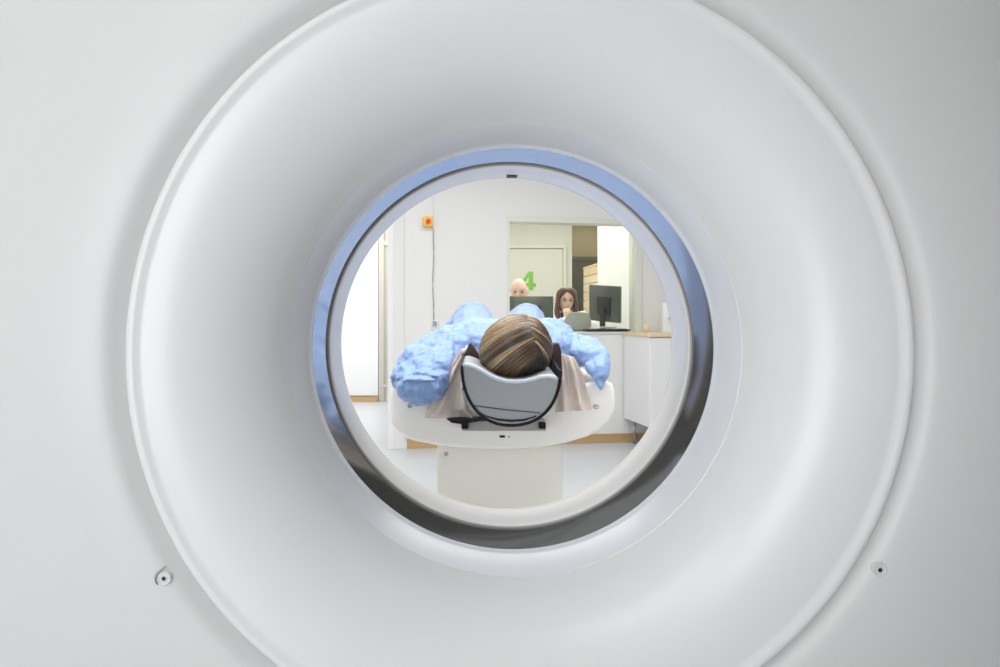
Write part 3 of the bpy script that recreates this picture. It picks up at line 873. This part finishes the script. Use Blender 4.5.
# hair
b = bmesh.new()
H = lambda x, y, z: HMw @ Vector((x, y, z))
b = chain(b, [(H(0, .03, .04), (.086, .085, .088)), (H(0, .05, -.05), (.084, .055, .08))])
for s in (-1, 1):
    b = chain(b, [(H(s * .035, -.045, .098), (.04, .04, .026)), (H(s * .078, -.030, .050), (.020, .045, .05)), (H(s * .088, -.02, -.03), (.019, .045, .04)), (H(s * .090, -.02, -.10), (.026, .045, .04)), (H(s * .078, -.03, -.17), (.020, .035, .035))])
me = fuse(b, .006, 3); wrinkle(me, .003, 40, .002, (1, 1, .2), 1)
obj('hair', None, M['hair_br'], wo, True, me)
# glasses
gl = None
for s in (-1, 1):
    pts = [H(s * .031 + .021 * cos(a / 16 * 2 * pi), -.103, .004 + .015 * sin(a / 16 * 2 * pi)) for a in range(17)]
    gl = tube(pts, .0017, 6, gl)
    gl = tube([H(s * .052, -.102, .008), H(s * .076, -.05, .010), H(s * .077, .0, .008)], .0015, 6, gl)
gl = tube([H(-.010, -.104, .006), H(0, -.107, .009), H(.010, -.104, .006)], .0015, 6, gl)
obj('glasses', gl, M['glasses'], wo)
# dark top and coat
x, y = WH.x, WH.y
b = hull(bmesh.new(), Vector((x, y + .045, szw - .00)), .075, Vector((x, y + .05, szw - .32)), .115)
obj('dark_top', None, M['shirt_d'], wo, True, fuse(b, .008, 3))
b = bmesh.new()
for s in (-1, 1):
    b = hull(b, Vector((x + s * .07, y + .06, szw + .035)), .045, Vector((x + s * .185, y + .06, szw - .02)), .062)
    b = hull(b, Vector((x + s * .115, y + .055, szw - .03)), .094, Vector((x + s * .115, y + .10, seat_z := .66)), .11)
    b = chain(b, [((x + s * .17, y + .06, szw), .060), (el[s] + Vector((0, 0, .02)), .050), (el[s].lerp(wr[s], .78), .036)])
b = hull(b, Vector((x - .1, y + .13, szw - .05)), .06, Vector((x + .1, y + .13, szw - .3)), .07)
me = fuse(b, .008, 3); wrinkle(me, .005, 12, .003)
obj('coat', None, M['coat_w'], wo, True, me)
b = bmesh.new()
for s in (-1, 1):
    b = chain(b, [((x + s * .10, y + .13, .71), .10), ((x + s * .13, y - .22, .70), .075), ((x + s * .13, y - .18, .14), .055)])
b = hull(b, Vector((x - .09, y + .13, .71)), .10, Vector((x + .09, y + .13, .71)), .10)
obj('trousers', None, M['trouser'], wo, True, fuse(b, .01, 3))

def stool(x, y, label, seat_top=.60):
    t = thing('stool', (x, y, 0), label, 'stool')
    obj('seat', lathe([(0, seat_top), (.15, seat_top), (.19, seat_top - .02), (.19, seat_top - .05), (.16, seat_top - .07), (0, seat_top - .07)], 0, 0, 40), M['stool'], t, 'auto')
    s = t.children[-1]
    s.data.transform(Matrix.Rotation(R(90), 4, 'X')); s.data.transform(Matrix.Translation((x, y, 0)))
    obj('column', cyl((x, y, .06), (x, y, seat_top - .07), .025), M['steel'], t)
    for k in range(5):
        a = k * 2 * pi / 5
        obj('leg', tube([(x, y, .07), (x + .26 * cos(a), y + .26 * sin(a), .035)], [.02, .013]), M['black'], t)
        ct = t.children[-1]
    return t
# only what rests the two seated people
stool(WH.x, WH.y + .13, 'round grey stool under the woman in the white coat', .61)

# man, bald, mostly behind the monitor
MH = P(519, 291.5, 7.1)
man = thing('person', (MH.x, 7.28, 0), 'bald man whose forehead shows above the monitor by the green number', 'person')
HMm = Matrix.Translation(MH) @ Matrix.Rotation(R(-6), 4, 'Z') @ Matrix.Rotation(R(10), 4, 'X') @ Matrix.Scale(1.15, 4)
szm = MH.z - .24
elm = {-1: Vector((MH.x - .23, 7.0, 1.03)), 1: Vector((MH.x + .22, 7.0, 1.03))}
wrm = {-1: Vector((MH.x - .10, 6.78, 1.02)), 1: Vector((MH.x + .10, 6.78, 1.02))}
hdm = {-1: ((.1, -1, 0), (1, 0, 0), (0, 0, 1), .25, 1), 1: ((-.1, -1, 0), (-1, 0, 0), (0, 0, 1), .25, 1)}
b = body_seated(MH, HMm, szm, elm, wrm, hdm, .70)
mb = obj('body', None, M['skin_pale'], man, True, fuse(b, .006, 3))
face_parts(mb, HMm, brow=M['cable'])
for c in mb.children: c.matrix_parent_inverse = Matrix.Identity(4)
x, y = MH.x, MH.y
b = bmesh.new()
for s in (-1, 1):
    b = hull(b, Vector((x + s * .05, y + .06, szm + .03)), .05, Vector((x + s * .17, y + .06, szm)), .062)
    b = hull(b, Vector((x + s * .08, y + .06, szm - .03)), .10, Vector((x + s * .08, y + .11, .78)), .11)
    b = chain(b, [((x + s * .17, y + .06, szm), .062), (elm[s], .050), (elm[s].lerp(wrm[s], .7), .036)])
obj('shirt', None, M['coat_w'], man, True, fuse(b, .009, 3))
b = bmesh.new()
for s in (-1, 1):
    b = chain(b, [((x + s * .10, y + .13, .79), .10), ((x + s * .13, y - .22, .78), .075), ((x + s * .13, y - .18, .14), .055)])
b = hull(b, Vector((x - .09, y + .13, .79)), .10, Vector((x + .09, y + .13, .79)), .10)
obj('trousers', None, M['trouser'], man, True, fuse(b, .01, 3))
stool(MH.x, MH.y + .13, 'round grey stool under the bald man', .69)

# ------------------------------------------------------------------ things on the counter
def monitor(x, y, z0, w, h, yaw, pitch, lift, label, roll=0):
    t = thing('monitor', (x, y, z0), label, 'monitor', None)
    T = Matrix.Translation((x, y, z0)) @ Matrix.Rotation(R(yaw), 4, 'Z')
    T2 = T @ Matrix.Translation((0, 0, lift + h / 2)) @ Matrix.Rotation(R(pitch), 4, 'X') @ Matrix.Rotation(R(roll), 4, 'Y')
    s = obj('housing', box((0, 0, 0), (w, .026, h), T2, None, .006, 2), M['screen'], t, 'auto')
    obj('screen', box((0, .0136, 0), (w - .03, .002, h - .03), T2), M['black'], t, False)
    obj('rear_cover', box((0, -.022, -.02), (w * .42, .03, h * .5), T2, None, .010, 2), M['black'], t, 'auto')
    obj('neck', box((0, -.045, (lift + h * .4) / 2), (.05, .025, lift + h * .4), T, None, .005), M['black'], t, 'auto')
    obj('base', box((0, -.03, .006), (.24, .18, .012), T, None, .005), M['black'], t, 'auto')
    return t
# left monitor
p = P(531.5, 331, 6.62)
monitor(p.x, 6.62, .985, .415, .285, 3, -3, .045, 'dark widescreen monitor back in front of the bald man')
p = P(605.5, 329, 6.58)
monitor(p.x, 6.60, .985, .34, .345, -42, 8, .088, 'dark tall monitor turned sideways, right of the woman', 5)
# laptop lid
t = thing('laptop', (P(576.5, 330, 6.56).x, 6.56, .985), 'grey laptop with rounded lid open in front of the woman', 'laptop')
lx = P(576.5, 0, 6.56).x
T = Matrix.Translation((lx, 6.56, .99)) @ Matrix.Rotation(R(14), 4, 'Z')
obj('keyboard_base', box((0, .11, .006), (.29, .21, .014), T, None, .006), M['laptop'], t, 'auto')
pts = [(-.145, 0), (-.138, .07), (-.108, .145), (-.07, .172), (.06, .172), (.108, .158), (.138, .10), (.148, 0)]
obj('lid', prism(pts, -.006, .006, None, .004, T @ Matrix.Rotation(R(12), 4, 'X') @ Matrix.Translation((0, .0, .006))), M['laptop'], t, 'auto')
# keyboard
kx = P(602, 0, 6.36).x
ky = 6.36
t = thing('keyboard', (kx, ky, .985), 'black keyboard lying on the counter under the right monitor', 'keyboard')
T = Matrix.Translation((kx + .03, ky, .986)) @ Matrix.Rotation(R(10), 4, 'Z')
obj('case', box((0, 0, .010), (.40, .13, .018), T, None, .004), M['black'], t, 'auto')
kb = None
for r_ in range(4):
    for c in range(14): kb = box((-.18 + c * .0277, -.045 + r_ * .03, .022), (.022, .024, .008), T, kb)
obj('keys', kb, M['dark_grey'], t, False)
# papers and mouse
T = Matrix.Translation((P(600, 0, 6.46).x, 6.475, .986)) @ Matrix.Rotation(R(20), 4, 'Z')
for i in range(3):
    T3 = T @ Matrix.Translation((.02 * i, 0, .0035 + i * .015)) @ Matrix.Rotation(R(6 * i), 4, 'Z')
    tag(obj('paper_pad', box((0, 0, .004), (.20, .14, .013), T3, None, .002), M['paper'], None, False),
        ('lowest', 'middle', 'topmost')[i] + ' white paper pad stacked under the right monitor', 'paper pad', 'paper pads under the right monitor')
t = P(622, 0, 6.42)
tag(obj('mouse', None, M['black'], None, True, fuse(hull(bmesh.new(), Vector((t.x + .08, 6.42, 1.0)), (.022, .03, .014), Vector((t.x + .10, 6.46, 1.0)), (.02, .03, .016)), .003, 2)),
    'black mouse at the right end of the counter', 'mouse')

# ------------------------------------------------------------------ lights
def area(name, loc, size, power, col=(1, 1, 1), rot=(0, 0, 0)):
    l = bpy.data.lights.new(name, 'AREA'); l.shape = 'RECTANGLE'; l.size, l.size_y = size; l.energy = power; l.color = col
    o = bpy.data.objects.new(name, l); COL.objects.link(o); o.location = loc; o.rotation_euler = rot; return o
area('ceiling_light_exam', (0.2, 4.2, 2.66), (2.6, 1.6), 36, (1, .985, .955))
area('couch_front_fill', (0.1, 1.75, 2.66), (3.6, .7), 84, (1, .985, .955))  # added fill above the scanner, brightens the couch front
area('ceiling_light_scanner', (-.9, -1.1, 2.66), (1.6, 1.4), 18, (1, .995, .99))
area('back_fill_light', (-1.55, -2.55, 1.4), (1.6, 2.0), 50, (.985, .99, 1), (R(90), 0, 0))  # added soft fill behind the camera for the scanner front; no window there
area('ceiling_light_corridor', (-1.8, 8.0, 2.66), (1.6, 2.0), 48, (1, 1, 1))
area('ceiling_light_control', (1.0, 7.9, 2.66), (2.4, 2.4), 48, (1, .99, .95))
area('ceiling_light_office', (.8, 7.3, 2.66), (2.0, .8), 25, (1, .99, .95))
area('ceiling_light_passage', (1.7, 10.5, 2.66), (.8, .6), 7, (1, .92, .75))
w = bpy.data.worlds.new('world'); SC.world = w; w.use_nodes = True
w.node_tree.nodes['Background'].inputs[0].default_value = (.8, .85, .9, 1)
w.node_tree.nodes['Background'].inputs[1].default_value = .5

# ------------------------------------------------------------------ camera
cam = bpy.data.cameras.new('camera'); co = bpy.data.objects.new('camera', cam); COL.objects.link(co)
co.location = (0, 0, EYE); co.rotation_euler = (R(90), 0, 0)
cam.sensor_width = 36; cam.lens = 36 * F / 1000
cam.shift_x = (500 - VX) / 1000; cam.shift_y = -(333.5 - VY) / 1000
cam.clip_start = .01
cam.dof.use_dof = False
SC.camera = co
vs_ = SC.view_settings
vs_.view_transform = 'Standard'; vs_.look = 'None'; vs_.gamma = 1; vs_.exposure = 0; vs_.use_curve_mapping = False
SC.cycles.use_denoising = True
SC.cycles.max_bounces = 10; SC.cycles.diffuse_bounces = 7; SC.cycles.glossy_bounces = 5
